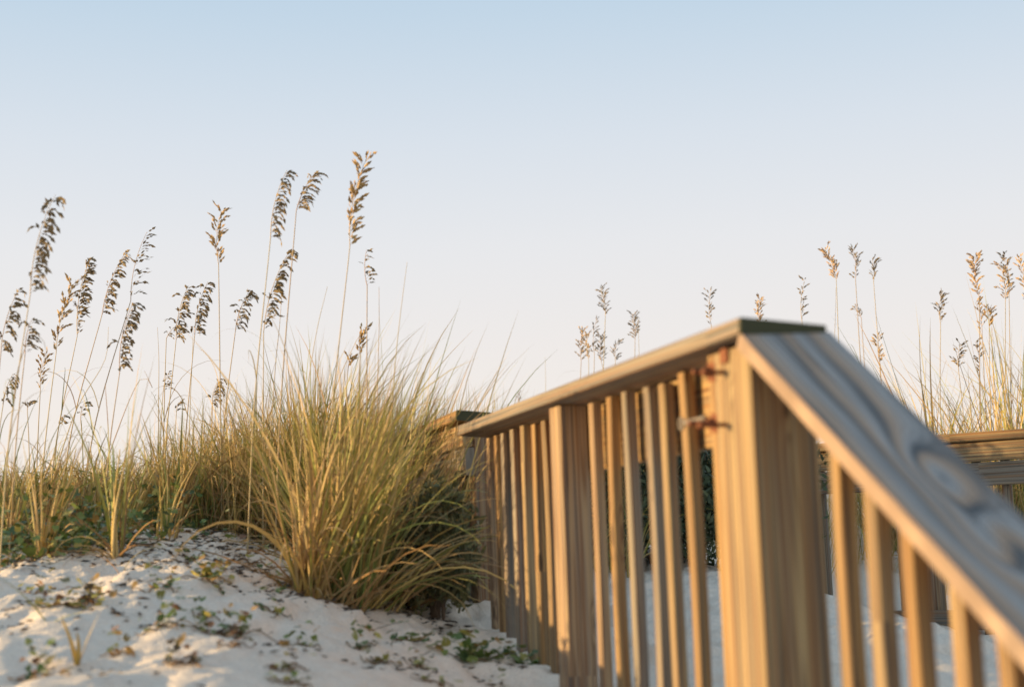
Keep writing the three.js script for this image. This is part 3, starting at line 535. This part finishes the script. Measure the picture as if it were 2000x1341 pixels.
function creeper(label, x, z, rx, rz, n, leaf, seed, tones, group, lift = 0.06) {
  const y = land(x, z), g = thing('creeping_plant', label, 'plant', group, x, y, z), r = rng(seed), runs = [];
  const vine = []; for (let k = 0; k < 4; k++) { const a = r() * 6.283, pts = []; for (let s = 0; s <= 5; s++) { const q = (s / 5) * 1.15, px = Math.cos(a + q * 0.8) * rx * q, pz = Math.sin(a + q * 0.8) * rz * q; const p = V(px, land(x + px, z + pz) - y + 0.006 + 0.006 * Math.sin(s * 2 + k), pz); pts.push(p); vine.push(p); } runs.push(tubeAlong(pts, 0.0026, 0.0012, 5)); }
  mesh('runner', mergeGeometries(runs), runnerMat, g);
  for (let i = 0; i < n; i++) {
    const vn = vine[(r() * vine.length) | 0], px = vn.x + (r() - 0.5) * rx * 0.45, pz = vn.z + (r() - 0.5) * rz * 0.45, pal = creepMats[tones[(r() * tones.length) | 0]], m = mesh('leaf', discs[(r() * 3) | 0], pal[(r() * pal.length) | 0], g), s = leaf * (0.6 + 0.8 * r());
    m.position.set(px, land(x + px, z + pz) - y + 0.006 + r() * r() * lift * 1.6, pz); m.rotation.set((r() - 0.5) * 1.5, r() * 6.28, (r() - 0.5) * 1.5); m.scale.set(s, s, s * (0.6 + 0.3 * r()));
  }
  return g;
}
creeper('bright green leafy plant hugging the foot of the level railing', -0.13, -4.68, 0.17, 0.22, 110, 0.042, 701, ['green', 'green', 'green', 'yellow'], undefined, 0.05);
creeper('yellow leaves scattered on sand in front of the green plant at the railing foot', -0.22, -4.22, 0.10, 0.06, 12, 0.026, 702, ['yellow'], undefined);
creeper('clump of browned leaves standing alone on the open lower sand', -0.86, -3.80, 0.055, 0.04, 34, 0.024, 703, ['brown', 'brown', 'yellow'], undefined, 0.05);
creeper('yellow-green creeper beside the pale shell on the sand bank', -1.02, -4.86, 0.10, 0.12, 60, 0.032, 704, ['yellow', 'yellow', 'green'], undefined);
creeper('reddish creeper patch trailing across the middle of the sand bank', -0.80, -4.22, 0.16, 0.09, 70, 0.030, 705, ['brown', 'yellow', 'brown', 'green'], undefined);
creeper('golden weedy patch on sand below the lone upright tuft', -1.27, -4.44, 0.16, 0.12, 70, 0.032, 706, ['yellow', 'brown', 'yellow'], undefined);
const seedlings = [[-0.84, -5.2, 14, 'green'], [-0.70, -5.15, 12, 'yellow'], [-0.48, -4.42, 9, 'green'], [-0.62, -4.35, 8, 'green'], [-0.40, -4.30, 8, 'yellow'], [-1.12, -4.62, 10, 'green'], [-0.92, -4.35, 9, 'green'], [-0.60, -3.86, 6, 'yellow'], [-0.57, -3.72, 5, 'green'], [-1.17, -3.72, 10, 'green'], [-1.22, -3.78, 7, 'brown'], [-0.75, -4.6, 8, 'green'], [-0.36, -4.72, 9, 'green'], [-1.5, -4.7, 8, 'yellow'], [-1.0, -4.15, 7, 'green'], [-0.95, -5.4, 12, 'yellow'], [-1.15, -5.3, 12, 'green'], [-0.3, -4.45, 7, 'green'], [-0.74, -3.95, 5, 'brown'], [-1.05, -3.95, 4, 'yellow'], [-0.05, -4.35, 6, 'yellow']];
const SL3 = { green: ['few-leaved green seedling on the bare sand', 'green seedlings on the sand'], yellow: ['few-leaved yellowing seedling on the bare sand', 'yellowing seedlings on the sand'], brown: ['few-leaved withered brown seedling on the bare sand', 'withered seedlings on the sand'] };
seedlings.forEach(([x, z, n, c], i) => creeper(SL3[c][0], x, z, 0.035 + n * 0.003, 0.03 + n * 0.003, n + 6, 0.027, 720 + i, [c, c, c === 'green' ? 'yellow' : 'brown'], SL3[c][1]));
const mats = [[-1.55, -5.45], [-1.74, -5.42], [-1.93, -5.45], [-1.5, -5.7], [-1.65, -5.7], [-1.85, -5.7], [-1.5, -5.3], [-1.80, -5.25], [-1.5, -6.0], [-1.3, -6.1], [-1.75, -6.0], [-1.95, -5.22], [-1.62, -5.3], [-1.66, -5.56], [-1.9, -5.58], [-1.36, -5.85], [-1.78, -5.85], [-2.0, -5.8], [-1.42, -5.52]];
mats.forEach(([x, z], i) => creeper('leafy green ground creeper between tussocks at the dune grass edge', x, z, 0.19, 0.14, 52, 0.036, 760 + i, ['green', 'yellow', 'green', 'green'], 'creepers under the dune grass', 0.15));
{ // dry litter strewn over the sand, beyond counting
  const S = new Spikes(), r = rng(800);
  for (let i = 0; i < 5200; i++) {
    const x = lerp(-1.9, 0.05, r()), z = -lerp(3.4, 6.2, Math.sqrt(r())), w = railW(x, z); if (w > 0.0) continue;
    const k = N3(x * 3, 3, z * 3) + 0.42 * sstep(4.0, 5.2, -z) - 0.24; if (r() > 0.25 + k * 1.8) continue;
    const a = r() * 6.283, d = V(Math.cos(a), (r() - 0.35) * 0.5, Math.sin(a)).normalize(), s = V(-Math.sin(a), r() - 0.5, Math.cos(a)).normalize(), len = r() < 0.12 ? 0.05 + r() * 0.07 : 0.012 + r() * 0.032;
    S.spike(V(x, land(x, z) + 0.004, z), d, s, len, len > 0.045 ? 0.004 : len * 0.45, len > 0.045 ? 0.003 : len * 0.18, mixc([.055, .045, .035], [.20, .12, .06], r() * r()));
  }
  const m = mesh('plant_litter', S.geo(), dryMat, scene); m.userData = { kind: 'stuff', label: 'dark dry bits of leaf and twig strewn over sand', category: 'litter' };
}
{ // pale shell on the bank
  const g = new THREE.SphereGeometry(0.024, 24, 14, 0, 6.283, 0, 1.75), p = g.attributes.position;
  for (let i = 0; i < p.count; i++) { const x = p.getX(i), y = p.getY(i), z = p.getZ(i), a = Math.atan2(z, x + 0.02), f = 1 + 0.05 * Math.sin(a * 22); p.setXYZ(i, x * f * 1.05, y * 0.72 * f, z * f * 0.85); }
  g.computeVertexNormals(); const x = -0.99, z = -4.99, m = mesh('seashell', g, new THREE.MeshStandardMaterial({ color: new THREE.Color().setRGB(.66, .58, .50), roughness: 0.5 }), scene); m.position.set(x, land(x, z) + 0.004, z); m.rotation.set(0.5, 0.4, 0.2);
  m.userData = { label: 'pale ribbed shell lying on the sand bank beside yellow creeper', category: 'shell' };
}
function strawThing(name, label, x, z, leaves) {
  const y = land(x, z), g = thing(name, label, 'dry stem', undefined, x, y, z), B = new Blades();
  for (const [az, tilt, len, wid, curl, c] of leaves) B.leaf(0, -0.01, 0, az, tilt, len, wid, curl, 10, c, mixc(c, TAN, 0.4), 0.4, 0.4, 1.2);
  mesh('straw', B.geo(), dryMat, g); return g;
}
strawThing('dry_straw', 'golden dry grass sprig standing up out of the lower sand', -1.13, -3.84, [[1.9, 0.35, 0.15, 0.012, 0.2, GOLD], [1.2, 0.5, 0.13, 0.016, 0.6, GOLD], [0.4, 0.4, 0.14, 0.013, 0.4, RUST], [2.6, 0.2, 0.13, 0.014, 0.3, GOLD], [0.1, 0.3, 0.16, 0.012, 0.3, GOLD]]);
strawThing('dry_straw', 'arched dry straw bending over the sand beside the upright tuft', -1.33, -5.0, [[3.3, 0.3, 0.36, 0.007, 2.5, TAN], [2.9, 0.5, 0.24, 0.006, 2.2, RUST], [-0.3, 0.4, 0.2, 0.006, 1.6, TAN]]);
strawThing('dry_straw', 'tangle of dry straws lying at the edge of the open sand', -1.42, -4.12, [[3.3, 0.6, 0.3, 0.006, 1.6, TAN], [3.0, 0.9, 0.26, 0.005, 1.2, RUST], [2.5, 0.8, 0.24, 0.005, 1.1, OLIVE], [3.6, 1.1, 0.28, 0.005, 0.6, BROWN]]);
strawThing('dry_straw', 'pair of slanting green-brown straws on the sand below the golden weeds', -1.32, -4.2, [[0.5, 1.25, 0.16, 0.006, 0.3, OLIVE], [2.2, 0.7, 0.22, 0.005, 0.4, OLIVE]]);

renderer.render(scene, camera);
